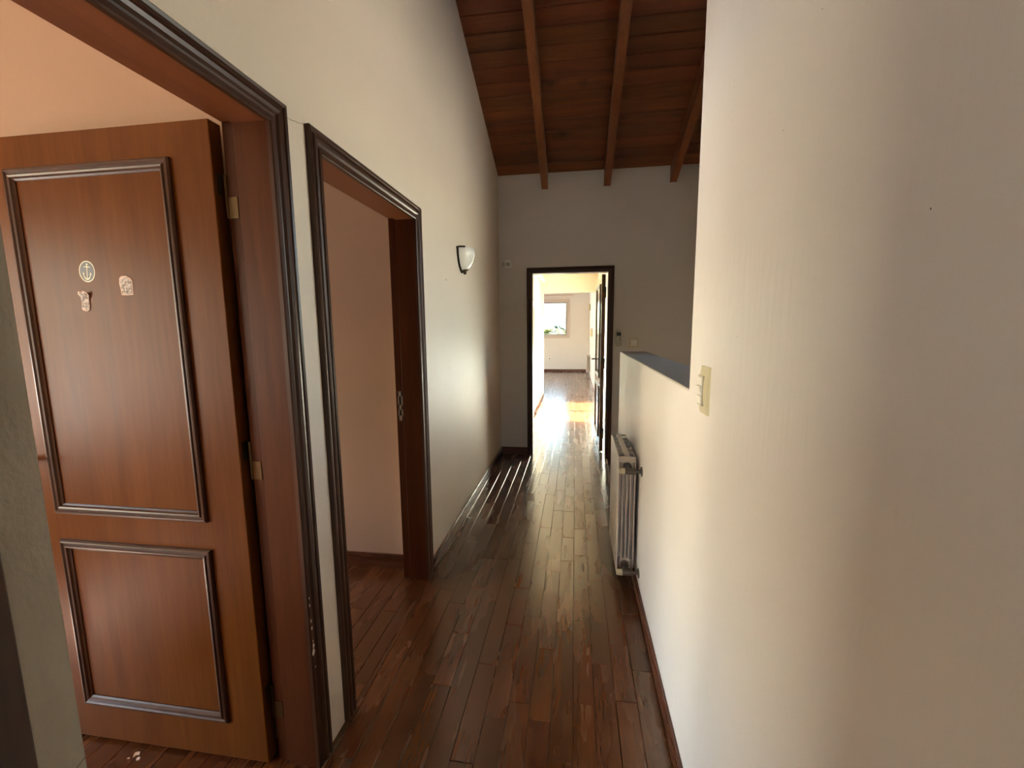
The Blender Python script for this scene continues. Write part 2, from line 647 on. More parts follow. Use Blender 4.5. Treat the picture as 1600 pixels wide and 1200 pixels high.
# ------------------------------------------------------------------ corridor walls
D1 = (.33, 1.12, 1.985)      # first doorway: near jamb, far jamb, head
D2 = (1.36, 2.187, 1.985)
D3 = (-.463, .336, 2.0)      # end doorway (x range)
wall('wall_left', 'x', WLB, WL, -.2, YE, -.15, 4.95, [(D1[0] - .02, D1[1] + .02, -.2, D1[2] + .02), (D2[0] - .02, D2[1] + .02, -.2, D2[2] + .02)], 'wall',
     'long off-white plaster wall on the left with two doorways and a sconce')
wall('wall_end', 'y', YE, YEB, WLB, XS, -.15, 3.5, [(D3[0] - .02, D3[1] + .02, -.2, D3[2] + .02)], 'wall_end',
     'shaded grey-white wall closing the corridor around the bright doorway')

# right wall and the low parapet are one L-shaped plaster body
bm = bmesh.new()
prof = [(-2.2, -1.6), (3.42, -1.6), (3.42, 1.236), (1.36, 1.236), (1.36, 4.6), (-2.2, 5.1)]
A = [bm.verts.new((WR, y, z)) for y, z in prof]
B = [bm.verts.new((WRB, y, z)) for y, z in prof]
bm.faces.new(A)
bm.faces.new(B)
for k in range(len(prof)):
    j = (k + 1) % len(prof)
    bm.faces.new((A[k], A[j], B[j], B[k]))
wr = obj('wall_right', bm, 'parapet')
md = wr.modifiers.new('rounded_edges', 'BEVEL')
md.width = .006
md.segments = 3
md.limit_method = 'ANGLE'
struct(wr, 'plain off-white wall on the right stepping down to a low parapet', 'wall')

# the wall the camera stands behind: only its rough end shows at the left edge
wall('wall_near', 'y', .12, .318, WLB, WR, -.15, 5.1, [(-.495, WR + .01, -.2, 2.06)], 'raw',
     'bare grey plaster wall end at the left edge with cracked paint')
o = boxo('trim_4', (-.51, -.488, .05, .2795, -.0, 2.06), 'casing', bev=.002)
struct(o, 'dark wooden door lining in the lower left corner', 'door frame')
# crack across the bare plaster
bm = bmesh.new()
pts = [(.282, .978), (.292, .984), (.300, .986), (.310, .993), (.3175, .996)]
for (ya, za), (yb, zb) in zip(pts, pts[1:]):
    vv = [bm.verts.new((-.4942, y, z)) for y, z in ((ya, za - .0004), (yb, zb - .0004), (yb, zb + .0005), (ya, za + .0005))]
    bm.faces.new(vv)
bmesh.ops.remove_doubles(bm, verts=bm.verts[:], dist=.0002)
o = obj('crack', bm, 'hole', bpy.data.objects['wall_near'])

# stairwell and upper shell
wall('wall_stairwell', 'x', XS, XS + .15, -.5, YEB, -1.75, 5.2, [(2.12, 2.85, 1.2, 2.45)], 'wall', 'off-white outer wall of the stairwell')
wall('wall_stairwell_near', 'y', -.45, -.3, WRB, XS, -1.75, 5.2, [], 'wall', 'off-white near wall of the stairwell')

wall('wall_stair_light_block', 'y', 2.95, 3.07, .92, XS, -1.75, 5.0, [], 'wall', 'plain added wall in the stairwell, out of sight, blocking window light')  # unseen wall added to keep stair window light off the end wall
cap = boxo('parapet_shade_sheet', (WR + .007, WRB - .007, 1.367, 3.413, 1.2355, 1.2375), 'cap', wr)  # thin added sheet keeps the parapet top dark as if unlit
cap['label'] = 'low parapet top with its shade put into a darker colour'

# ------------------------------------------------------------------ sloping timber ceiling
def slope_box(bm, x0, x1, s0, s1, d0, d1, bev=0.0):
    """s along the slope from the end wall up towards the camera, d = depth below (+) the boards"""
    L_ = math.hypot(1, SL)
    ey = Vector((0, -1 / L_, SL / L_))
    en = Vector((0, -SL / L_, -1 / L_))
    o_ = Vector((0, YE, CZ))
    r = bmesh.ops.create_cube(bm, size=1.0)
    for v in r['verts']:
        x = x0 + (v.co.x + .5) * (x1 - x0)
        s = s0 + (v.co.y + .5) * (s1 - s0)
        d = d0 + (v.co.z + .5) * (d1 - d0)
        p = o_ + ey * s + en * d
        v.co = Vector((x, p.y, p.z))
    if bev:
        es = list({e for v in r['verts'] for e in v.link_edges})
        bmesh.ops.bevel(bm, geom=es, offset=bev, segments=1, affect='EDGES')


bm = bmesh.new()
slope_box(bm, WLB, XS + .1, -.2, 5.6, -.16, -.018)
ceiling = obj('ceiling', bm, 'subfloor')
struct(ceiling, 'steep dark pine board ceiling carried on exposed rafters', 'ceiling')
BW = .131
for k in range(28):
    bm = bmesh.new()
    slope_box(bm, WL, XS, k * BW + .003, (k + 1) * BW - .003, -.018, 0, bev=.009)
    obj('ceiling_board', bm, 'board', ceiling)
for xr in (-.329, .305, .951, 1.55):
    bm = bmesh.new()
    slope_box(bm, xr - .031, xr + .031, -.06, 5.1, 0, .153, bev=.003)
    # cut plumb at the end wall
    bmesh.ops.bisect_plane(bm, geom=bm.verts[:] + bm.edges[:] + bm.faces[:], plane_co=(0, YE, 0), plane_no=(0, 1, 0), clear_outer=True)
    obj('rafter', bm, 'rafter', ceiling)

# ------------------------------------------------------------------ door frames
def frame(name, label, side, opening, axis, wallface, wallback, head_mats, left=True, cas=CASING):
    """casings on the corridor side + jamb lining with a stop. axis 'x': opening runs along y in a wall of constant x"""
    root = empty(name, (0, 0, 0))
    struct(root, label, 'door frame')
    a, b_, h = opening
    mv, mh, jv, jh = head_mats
    if axis == 'x':
        P = lambda u, z: (wallface, u, z)
        nrm = (1, 0, 0)
        ua = (0, 1, 0)
    else:
        P = lambda u, z: (u, wallface, z)
        nrm = (0, -1, 0)
        ua = (1, 0, 0)
    neg = tuple(-c for c in ua)
    sweep('casing', cas, P(b_, 0), P(b_, h), ua, nrm, 0, 1, mv, root)
    if left:
        sweep('casing', cas, P(a, 0), P(a, h), neg, nrm, 0, 1, mv, root)
    sweep('casing', cas, P(a, h), P(b_, h), (0, 0, 1), nrm, 1 if left else 0, 1, mh, root)

    def jb(u0, u1, z0, z1, t0, t1, mat):
        t0, t1 = min(t0, t1), max(t0, t1)
        d = (t0, t1, u0, u1, z0, z1) if axis == 'x' else (u0, u1, t0, t1, z0, z1)
        return boxo('jamb', d, mat, root, bev=.0015)
    # full-depth lining (rebate level) and the proud stop next to the corridor
    rb = .012
    cut = wallface + (wallback - wallface) * .70
    jb(b_ + rb, b_ + .02, 0, h + .02, wallface, wallback, jv)
    jb(b_, b_ + rb, 0, h + rb, wallface, cut, jv)
    jb(a - .02, a - rb, 0, h + .02, wallface, wallback, jv)
    jb(a - rb, a, 0, h + rb, wallface, cut, jv)
    jb(a - rb, b_ + rb, h + rb, h + .02, wallface, wallback, jh)
    jb(a, b_, h, h + rb, wallface, cut, jh)
    return root


t1 = frame('trim_1', 'moulded dark wood frame of the nearest doorway on the left, with paint chips', 0, D1, 'x', WL, WLB, ('casing', 'casing_h', 'jamb', 'jamb_h'), left=False)
t2 = frame('trim_2', 'moulded dark wood frame of the empty second doorway on the left', 0, D2, 'x', WL, WLB, ('casing', 'casing_h', 'jamb', 'jamb_h'))
C3 = [(w * .88, h * .9) for w, h in CASING]
t3 = frame('trim_3', 'dark wood frame around the bright doorway in the end wall', 0, D3, 'y', YE, YEB, ('casing', 'casing_x', 'casing', 'casing_x'), cas=C3)

# white chips where the finish is knocked off the near casing
for (y, z, s) in ((1.127, .60, .004), (1.127, .575, .005), (1.128, .522, .006), (1.129, .497, .006), (1.130, .452, .003), (1.129, .415, .011), (1.131, .435, .007), (1.133, .36, .004)):
    bm = bmesh.new()
    rr = random.Random(int(z * 1000))
    ring = [bm.verts.new((WL + .0135, y + s * .7 * rr.uniform(.6, 1) * math.cos(a), z + s * 1.4 * rr.uniform(.6, 1) * math.sin(a))) for a in [i * math.pi / 4 for i in range(8)]]
    bm.faces.new(ring)
    obj('paint_chip', bm, 'chip', t1)

# strike plate on the far jamb of doorway 2
bm = bmesh.new()
x0, x1, z0, z1, yy = -.958, -.931, .925, 1.09, D2[1] + .012
for (a, b_, c, d) in ((x0, x1, z0, z0 + .03), (x0, x1, z0 + .062, z0 + .09), (x0, x1, z1 - .028, z1), (x0, x0 + .006, z0, z1), (x1 - .008, x1, z0, z1)):
    box(bm, a, b_, yy - .0025, yy + .0005, c, d)
sp = obj('strike_plate', bm, 'steel', t2)
sp['label'] = 'dull metal strike plate'
boxo('strike_recess_shade', (x0 + .005, x1 - .006, yy - .0008, yy + .0004, z0 + .02, z1 - .02), 'rad_dark', t2)  # dark sheet in place of the shade inside the lock recess

# ------------------------------------------------------------------ panelled door leaves
def mould_ring(name, u0, u1, z0, z1, face_h, sgn, parent):
    """rectangular moulding on the leaf face; leaf local: x along width, y thickness, z up"""
    bm = bmesh.new()
    rows = []
    for w, h in PANEL_MOULD:
        y = face_h + sgn * h
        rows.append([bm.verts.new(p) for p in ((u0 + w, y, z0 + w), (u1 - w, y, z0 + w), (u1 - w, y, z1 - w), (u0 + w, y, z1 - w))])
    for A_, B_ in zip(rows, rows[1:]):
        for i in range(4):
            j = (i + 1) % 4
            bm.faces.new((A_[i], A_[j], B_[j], B_[i]))
    return obj(name, bm, 'casing', parent)


def leaf(name, label, loc, rotz, width=.815, height=1.985, mat='leaf'):
    """hinge edge at local x=0, leaf runs to local -x, front face at local y=0, back at +.04"""
    root = empty(name, loc)
    root.rotation_euler = (0, 0, rotz)
    struct(root, label, 'door')
    lf = boxo('door_leaf', (-width, 0, 0, .042, .012,   .012 + height), mat, root, bev=.003, seg=2)
    for (z0, z1) in ((.148, .752), (.843, 1.905)):
        for fh, sg in ((0, -1), (.042, 1)):
            mould_ring('panel_moulding', -width + .128, -.128, z0, z1, fh, sg, lf)
    # lever handles near the free edge
    for sg, fh in ((-1, 0), (1, .042)):
        bm = bmesh.new()
        xh, zh = -width + .05, 1.02
        box(bm, xh - .018, xh + .018, fh + (sg * .006 if sg < 0 else 0), fh + (0 if sg < 0 else .006), zh - .10, zh + .07, bev=.002)
        hp = obj('handle', bm, 'brass', root)
        bm = bmesh.new()
        cyl(bm, (xh, fh, zh), (xh, fh + sg * .05, zh), .009)
        cyl(bm, (xh - .006, fh + sg * .045, zh), (xh + .068, fh + sg * .045, zh), .008, .006)
        obj('lever', bm, 'brass', hp, smooth=True)
    return root


def hinge(parent, z, kx, ky, jamb=True):
    """butt hinge in leaf coordinates: upper plate let into the hinge edge of the leaf, lower plate on the jamb"""
    bm = bmesh.new()
    cyl(bm, (kx, ky, z - .058), (kx, ky, z + .060), .006, n=12)
    k = obj('hinge', bm, 'brass', parent, smooth=False)
    boxo('hinge_plate', (-.001, .0015, .010, ky, z + .002, z + .060), 'brass', k)
    if jamb:
        boxo('hinge_plate', (kx, kx + .032, ky - .003, ky, z - .058, z - .001), 'brass', k)
    return k


door1 = leaf('door_1', 'open varnished wooden panel door with an anchor sticker, nearest on the left', (-.986, 1.105, 0), 0)
for z in (1.80, 1.035, .22):
    hinge(door1, z, .014, .028)
door3 = leaf('door_3', 'open panel door seen edge-on inside the far doorway', (.281, 4.875, 0), -math.pi / 2 + math.radians(1.6), width=.79, mat='leaf_gloss')
for z in (1.80, 1.02, .22):
    hinge(door3, z, .008, .043, False)

# ------------------------------------------------------------------ baseboards
def baseb(name, dims, mat, label):
    return struct(boxo(name, dims, mat, bev=.003), label, 'baseboard')


baseb('baseboard_left', (WL, WL + .013, D2[1] + .068, YE, 0, .083), 'base', 'dark wooden baseboard along the left corridor wall')
baseb('baseboard_end', (WL + .013, D3[0] - .06, YE - .013, YE, 0, .083), 'base_x', 'short dark baseboard left of the end doorway')
baseb('baseboard_end_right', (D3[1] + .06, XS, YE - .013, YE, 0, .083), 'base_x', 'dark baseboard right of the end doorway')
baseb('baseboard_right', (WR - .013, WR, .318, 3.432, 0, .07), 'base', 'dark wooden baseboard along the foot of the right wall')
baseb('baseboard_parapet_end', (WR, WRB, 3.42, 3.432, 0, .07), 'base_x', 'short baseboard around the end of the low parapet')

# ------------------------------------------------------------------ room 1 (first doorway)
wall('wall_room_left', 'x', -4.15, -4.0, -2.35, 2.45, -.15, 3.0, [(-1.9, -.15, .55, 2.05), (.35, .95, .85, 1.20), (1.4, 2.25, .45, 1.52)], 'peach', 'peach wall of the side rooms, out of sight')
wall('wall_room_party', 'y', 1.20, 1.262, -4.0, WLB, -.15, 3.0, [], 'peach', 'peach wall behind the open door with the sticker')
wall('wall_room_near', 'y', -2.35, -2.2, -4.0, WLB, -.15, 3.0, [], 'peach', 'peach near wall of the first side room, out of sight')
o = boxo('ceiling_rooms', (-4.1, WLB, -2.3, 2.45, 2.75, 2.9), 'cream')
struct(o, 'pale ceiling of the side rooms', 'ceiling')
o = boxo('sun_block_slab', (-5.3, -4.15, -2.4, 1.2, 2.45, 2.6), 'cream')  # unseen slab added to cut the sun entering the first side room
struct(o, 'roof slab added out of sight to keep sun out of the first side room', 'sunshade')
# ------------------------------------------------------------------ room 2
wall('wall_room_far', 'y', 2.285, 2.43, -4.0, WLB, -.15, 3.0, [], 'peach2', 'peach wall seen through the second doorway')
baseb('baseboard_room', (-4.0, WLB - .001, 2.273, 2.285, 0, .09), 'base_x', 'dark baseboard at the foot of the peach wall in the second doorway')
# room behind the camera
wall('wall_back', 'y', -1.35, -1.2, WL, WR, -.15, 2.9, [(-.4, -.05, 1.1, 1.8)], 'wall', 'plain wall with a window behind the camera')
wall('wall_back_left', 'x', WLB, WL, -2.2, -.2, -.15, 2.9, [], 'wall', 'plain wall behind the camera on the left')
o = boxo('ceiling_back', (WLB, WR, -1.35, .12, 2.6, 2.75), 'cream')
struct(o, 'pale ceiling behind the camera', 'ceiling')

# ------------------------------------------------------------------ lobby beyond the end doorway
GX = -.66
wall('wall_lobby_left', 'x', GX - .16, GX, YEB, 8.92, -.15, 2.75, [(6.36, 8.24, .185, 1.86)], 'cream', 'bright cream lobby wall with a glazed opening')
wall('wall_far_right', 'x', .44, .60, YEB, 14.05, -.15, 2.75, [], 'blush', 'pale right-hand wall running through the lobby and far room')
wall('wall_beam', 'y', 8.92, 9.06, GX - .16, .44, 2.125, 2.75, [], 'cream', 'cream beam over the opening to the far room')
o = boxo('ceiling_lobby', (GX - .16, .60, YEB, 8.92, 2.62, 2.75), 'cream')
struct(o, 'cream flat ceiling over the lobby', 'ceiling')
o = boxo('ceiling_far_room', (-6.1, .60, 8.92, 14.05, 2.62, 2.75), 'cream')
struct(o, 'cream flat ceiling over the far room', 'ceiling')
# cornice strip and pale corner trim
o = boxo('trim_5', (GX, GX + .045, 6.4, 8.94, 2.34, 2.40), 'white', bev=.006)
struct(o, 'white rail moulding high on the lobby wall', 'trim')
o = boxo('trim_6', (GX - .01, GX + .006, 8.90, 9.07, 0, 2.125), 'white', bev=.004)
struct(o, 'white corner strip at the end of the lobby wall', 'trim')
baseb('baseboard_lobby', (GX, GX + .012, YEB, 8.9, 0, .06), 'base', 'thin wooden baseboard under the glazed lobby opening')

# glazed lobby window: frame, mullions, panes
w2 = empty('window_2', (GX - .08, 6.36, .185))
struct(w2, 'white framed floor-length glazing on the left of the lobby', 'window')
wy, wz = 1.88, 1.675


def wpart(n, y0, y1, z0, z1, x0=-.03, x1=.055, mat='white', parent=None, bev=.004):
    return boxo(n, (x0, x1, y0, y1, z0, z1), mat, parent or w2, bev=bev)


wpart('frame_rail', 0, wy, 0, .05)
wpart('frame_rail', 0, wy, wz - .05, wz)
wpart('frame_stile', 0, .05, .05, wz - .05)
wpart('frame_stile', wy - .05, wy, .05, wz - .05)
for k in range(2):
    y0 = .05 + k * .89
    s = wpart('sash', y0, y0 + .045, .05, wz - .05, -.015, .03)
    wpart('sash_bar', y0 + .845, y0 + .89, .05, wz - .05, -.015, .03, parent=s)
    wpart('sash_bar', y0 + .045, y0 + .845, .05, .095, -.015, .03, parent=s)
    wpart('sash_bar', y0 + .045, y0 + .845, wz - .095, wz - .05, -.015, .03, parent=s)
    boxo('pane', (.004, .009, y0 + .045, y0 + .845, .095, wz - .095), 'glass', w2)

# ------------------------------------------------------------------ far room
WIN = (-1.16, -.27, 1.163, 2.215)
wall('wall_far', 'y', 13.9, 14.05, -6.1, .60, -.15, 2.75, [WIN], 'blush', 'pale blush wall at the very end with a window')
wall('wall_far_room_left', 'x', -6.25, -6.1, 8.92, 14.05, -.15, 2.75, [(9.9, 12.7, .6, 2.2)], 'blush', 'pale left wall of the far room, out of sight')
wall('wall_far_room_near', 'y', 8.92, 9.06, -6.1, GX - .16, -.15, 2.75, [], 'blush', 'pale near wall of the far room beside the lobby')
baseb('baseboard_far', (-3.1, .44, 13.886, 13.9, 0, .075), 'base_x', 'dark baseboard under the far window')
w1 = empty('window_1', (WIN[0], 13.9, WIN[2]))
struct(w1, 'small far window with sky and palms outside', 'window')
ww, wh = WIN[1] - WIN[0], WIN[3] - WIN[2]
fw = .045
for d in ((0, ww, 0, fw), (0, ww, wh - fw, wh)):
    boxo('frame_rail', (d[0], d[1], .02, .07, d[2], d[3]), 'sash_grey', w1, bev=.004)
for d in ((0, fw), (ww - fw, ww)):
    boxo('frame_stile', (d[0], d[1], .02, .07, fw, wh - fw), 'sash_grey', w1, bev=.004)
boxo('pane', (fw, ww - fw, .042, .047, fw, wh - fw), 'glass', w1)
# inner casing around the window
for d in ((-.085, ww + .085, -.085, 0), (-.085, ww + .085, wh, wh + .11)):
    boxo('architrave', (d[0], d[1], -.014, 0, d[2], d[3]), 'architrave', w1, bev=.003)
for d in ((-.085, 0), (ww, ww + .085)):
    boxo('architrave', (d[0], d[1], -.014, 0, 0, wh), 'architrave', w1, bev=.003)
# shutter tape cords
for cx, cn in ((-.84, 'shutter_cord'), (-.37, 'shutter_cord')):
    bm = bmesh.new()
    cyl(bm, (0, 0, -.60), (0, 0, 0), .005, n=6)
    cyl(bm, (0, 0, -.64), (0, 0, -.60), .013, .008, n=8)
    o = obj(cn, bm, 'dark_plastic')
    o.location = (cx, 13.885, 2.21)
    tag(o, 'thin dark cord hanging at the left of the far window' if cx < -.5 else 'thin dark cord hanging at the right of the far window', 'cord', 'window cords')
cb = empty('curtain_rail', (-.9, 13.9, 2.40))
tag(cb, 'pale curtain rail board fixed above the far window', 'curtain rail')
boxo('rail_board', (-.55, .825, -.06, 0, -.032, .032), 'rail_pink', cb, bev=.004)
boxo('rail_track', (-.53, .80, -.07, -.06, -.02, .004), 'white', cb, bev=.002)

# outside: ground, trees
o = boxo('ground_outside', (-80, 80, -60, 150, -3.6, -3.4), 'ground')
struct(o, 'dry ground outside far below the window', 'ground')


def palm(name, label, loc, h, n, length, mat, seed, droop=1.0):
    root = empty(name, loc)
    tag(root, label, 'tree', 'trees outside the far window')
    rr = random.Random(seed)
    bm = bmesh.new()
    cyl(bm, (0, 0, 0), (0, 0, h), .17, .12, n=10)
    obj('trunk', bm, 'trunk', root)
    for i in range(n):
        a = 2 * math.pi * i / n + rr.uniform(-.25, .25)
        up = rr.uniform(.1, 1.1)
        bm = bmesh.new()
        L_ = length * rr.uniform(.8, 1.1)
        pts = []
        for s in range(9):
            t = s / 8
            rad = L_ * t
            z = h + up * L_ * t - droop * .75 * L_ * t * t
            pts.append(Vector((rad * math.cos(a), rad * math.sin(a), z)))
        side = Vector((-math.sin(a), math.cos(a), 0))
        for s in range(1, 9):
            p, q = pts[s - 1], pts[s]
            # rachis
            v_ = [bm.verts.new(c) for c in (p - side * .012, p + side * .012, q + side * .01, q - side * .01)]
            bm.faces.new(v_)
            # leaflets
            ll = L_ * .34 * math.sin(math.pi * min(.95, .15 + .8 * s / 8))
            d = (q - p).normalized()
            for sg in (-1, 1):
                for sub in (0, .5):
                    b0 = p.lerp(q, sub)
                    tip = b0 + side * sg * ll * .8 + d * ll * .6 + Vector((0, 0, -ll * .25))
                    w = d * .11
                    bm.faces.new([bm.verts.new(c) for c in (b0, b0 + w, tip)])
        obj('frond', bm, mat, root)
    return root


palm('palm_tree', 'sunlit yellow-green palm at the left of the far window', (-2.05, 30.0, -3.4), 4.4, 20, 1.0, 'frond', 3)
palm('palm_tree', 'dark feathery palm right of the yellow-green one, outside the far window', (-1.35, 34.0, -3.4), 4.75, 16, .95, 'frond2', 8)
palm('palm_tree', 'small yellowish palm at the right edge of the far window', (-.62, 31.0, -3.4), 4.4, 16, .8, 'frond', 21)

# ------------------------------------------------------------------ radiators
def radiator(name, label, n=6, pitch=.08, height=.665, depth=.092, valves=True):
    """local: y along the run (near end y=0), x: 0 = front face, depth towards the wall, z from the underside"""
    root = empty(name, (0, 0, 0))
    tag(root, label, 'radiator', 'radiators')
    bm = bmesh.new()
    p, h, d = pitch, height, depth
    g = .0012
    # front plate, back plate, web and two fins, closed head and foot
    box(bm, 0, .007, g, p - g, 0, h - .004, bev=.002)
    box(bm, d - .006, d, g, p - g, .03, h - .004, bev=.002)
    box(bm, .007, d - .006, p / 2 - .004, p / 2 + .004, .03, h - .03)
    for fx in (.026, .046, .066):
        box(bm, fx - .003, fx + .003, .006, p - .006, .085, h - .085)
    box(bm, .012, d - .012, .006, p - .006, .022, .080, bev=.008)
    box(bm, .012, d - .012, .006, p - .006, h - .082, h - .026, bev=.008)
    # head grid: centre strip and cross ribs leave two openings
    box(bm, .032, .060, 0, p, h - .012, h + .001, bev=.001)
    box(bm, .004, d - .003, 0, .006, h - .034, h - .001)
    box(bm, .004, d - .003, p - .006, p, h - .012, h - .001)
    me = mesh_of('element', bm)
    for k in range(n):
        e = link('element', me, 'rad', root)
        e.location = (0, k * p, 0)
    me2 = None
    for k in range(n):
        for (xa, xb) in ((.008, .031), (.061, d - .007)):
            pass
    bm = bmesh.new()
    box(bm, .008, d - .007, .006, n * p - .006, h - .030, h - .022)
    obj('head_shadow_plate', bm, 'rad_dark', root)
    if valves:
        for zc in (h - .055, .052):
            bm = bmesh.new()
            xc = d / 2
            cyl(bm, (xc, .012, zc), (xc, -.012, zc), .022, n=20)
            cyl(bm, (xc, -.012, zc), (xc, -.035, zc), .015, n=6)
            cyl(bm, (xc, -.035, zc), (xc, -.090, zc), .012, n=14)
            vb = obj('valve', bm, 'chrome', root)
            bm = bmesh.new()
            cyl(bm, (xc - .022, -.080, zc), (xc + .020, -.080, zc), .016, n=14)
            cyl(bm, (xc + .02, -.080, zc), (xc + .032, -.080, zc), .018, n=6)
            obj('valve_body', bm, 'chrome', vb)
            bm = bmesh.new()
            cyl(bm, (xc - .052, -.080, zc), (xc - .022, -.080, zc), .0145, .017, n=16)
            k_ = obj('valve_cap', bm, 'cream_plastic', vb)
            k_['label'] = 'cream plastic valve cap'
            bm = bmesh.new()
            cyl(bm, (xc + .03, -.080, zc), (d + .020, -.080, zc), .009, n=12)
            cyl(bm, (d + .0135, -.080, zc), (d + .0185, -.080, zc), .025, n=20)
            obj('pipe', bm, 'chrome', vb)
    return root


r1 = radiator('radiator', 'white sectional radiator with pipe valves on the right parapet wall')
r1.location = (.235, 2.27, .08)
r2 = radiator('radiator', 'small white radiator on the far right wall near the far window', n=8, height=.54, valves=False)
r2.location = (.334, 12.75, .07)
boxo('wall_bracket', (.09, .106, .2, .24, .42, .46), 'chrome', r2)
boxo('wall_bracket', (.09, .11, .10, .13, .50, .53), 'chrome', r1)
boxo('wall_bracket', (.09, .11, .35, .38, .50, .53), 'chrome', r1)

# ------------------------------------------------------------------ sconce
sc = empty('wall_sconce', (WL, 3.10, 1.93))
tag(sc, 'half-bowl opal glass wall sconce with dark bronze back on the left wall', 'lamp')
bm = bmesh.new()
lathe(bm, [(.004, -.092), (.030, -.086), (.060, -.066), (.086, -.032), (.102, .012), (.108, .062), (.104, .062), (.098, .012), (.082, -.028), (.056, -.060), (.028, -.078), (.004, -.083)], n=24, a0=-math.pi / 2, a1=math.pi / 2, axis_origin=(.014, 0, 0), sx=.85)
obj('glass_bowl', bm, 'opal', sc, smooth=True)
bm = bmesh.new()
pp = [(-.118, .066), (.118, .066), (.112, .02), (.094, -.03), (.068, -.066), (.036, -.092), (0, -.108), (-.036, -.092), (-.068, -.066), (-.094, -.03), (-.112, .02)]
A = [bm.verts.new((0, y, z)) for y, z in pp]
B = [bm.verts.new((.014, y * .96, z * .97)) for y, z in pp]
bm.faces.new(A)
bm.faces.new(B)
for k in range(len(pp)):
    j = (k + 1) % len(pp)
    bm.faces.new((A[k], A[j], B[j], B[k]))
obj('back_plate', bm, 'dark_metal', sc)
bm = bmesh.new()
lathe(bm, [(.0, -.118), (.010, -.114), (.014, -.104), (.010, -.096), (.022, -.090), (.030, -.084), (.0, -.084)], n=14, axis_origin=(.028, 0, 0))
obj('finial', bm, 'brass', sc, smooth=True)
bm = bmesh.new()
lathe(bm, [(.100, .056), (.112, .058), (.113, .068), (.100, .068)], n=24, a0=-math.pi / 2, a1=-math.pi / 2 + .5, axis_origin=(.014, 0, 0), sx=.85)
obj('rim_clip', bm, 'dark_metal', sc)

# ------------------------------------------------------------------ small wall fixtures
# motion detector on the end wall, up by the left corner
det = empty('motion_detector', (-.735, YE, 2.105))
tag(det, 'small white motion detector high in the far left corner', 'sensor')
boxo('bracket', (-.055, -.012, -.022, 0, -.022, .022), 'grey_plastic', det, bev=.004)
b_ = boxo('body', (-.02, .05, -.06, -.012, -.042, .042), 'white_plastic', det, bev=.010, seg=2)
boxo('lens', (-.008, .04, -.064, -.056, -.028, .010), 'grey_plastic', b_, bev=.003)

# remote control in its wall holder
rc = empty('remote_control', (.451, YE, 1.31))
tag(rc, 'oval grey air-conditioner remote control in a holder by the end doorway', 'remote control')
bm = bmesh.new()
N_ = 28
prof = []
for i in range(N_):
    a = 2 * math.pi * i / N_
    c, s = math.cos(a), math.sin(a)
    prof.append((.035 * math.copysign(abs(c) ** .8, c), .090 * math.copysign(abs(s) ** .62, s)))
rows = []
for t, k in ((0, .97), (-.016, 1.0), (-.026, .93), (-.029, .8)):
    rows.append([bm.verts.new((x * k, t, z * (1 - (1 - k) * .5))) for x, z in prof])
for A_, B_ in zip(rows, rows[1:]):
    for i in range(N_):
        j = (i + 1) % N_
        bm.faces.new((A_[i], A_[j], B_[j], B_[i]))
bm.faces.new(rows[-1])
bm.faces.new(rows[0])
rb_ = obj('remote_body', bm, 'grey_plastic', rc, smooth=False)
boxo('screen', (-.020, .024, -.0315, -.0285, .022, .060), 'dark_plastic', rb_, bev=.001)
for i in range(3):
    for j in range(4):
        boxo('button', (-.018 + i * .014, -.008 + i * .014, -.0312, -.0285, -.014 - j * .0001 + (3 - j) * .0085 - .012, -.0095 + (3 - j) * .0085 - .012), 'dark_plastic' if i == 2 else 'cream_plastic', rb_)
boxo('holder', (-.037, .037, -.020, 0, -.090, -.045), 'cream_plastic', rc, bev=.008, seg=2)


def switch(name, label, loc, rotz, w, h, mods, mat, curved=.012):
    """local: x width, -y out of the wall, z up"""
    root = empty(name, loc)
    root.rotation_euler = (0, 0, rotz)
    tag(root, label, 'switch', 'light switches')
    bm = bmesh.new()
    rows = []
    # plate bulging out towards the middle, as a swept curve over its height
    n = 10
    for i in range(n + 1):
        t = i / n
        z = -h / 2 + h * t
        out = curved * (.45 + .55 * math.sin(math.pi * t))
        rows.append([bm.verts.new(p) for p in ((-w / 2, 0, z), (-w / 2 + .002, -out * .7, z), (-w / 2 + .012, -out, z), (w / 2 - .012, -out, z), (w / 2 - .002, -out * .7, z), (w / 2, 0, z))])
    for A_, B_ in zip(rows, rows[1:]):
        for i in range(5):
            bm.faces.new((A_[i], A_[i + 1], B_[i + 1], B_[i]))
        bm.faces.new((A_[5], A_[0], B_[0], B_[5]))
    bm.faces.new(rows[0])
    bm.faces.new(rows[-1])
    obj('cover_plate', bm, mat, root)
    xa, xb = min(m_[0] for m_ in mods), max(m_[1] for m_ in mods)
    za, zb = min(m_[2] for m_ in mods), max(m_[3] for m_ in mods)
    boxo('module_frame', (xa - .003, xb + .003, -curved - .0012, -curved + .004, za - .003, zb + .003), 'grey_plastic', root)
    for (x0, x1, z0, z1, tilt, m_) in mods:
        x0, x1, z0, z1 = x0 + .0008, x1 - .0008, z0 + .0008, z1 - .0008
        bm = bmesh.new()
        box(bm, x0, x1, -curved - .004, -curved + .004, z0, z1, bev=.001)
        for v in bm.verts:
            if v.co.y < -curved:
                v.co.y -= tilt * ((v.co.z - z0) / (z1 - z0))
        obj('rocker', bm, m_, root)
    return root


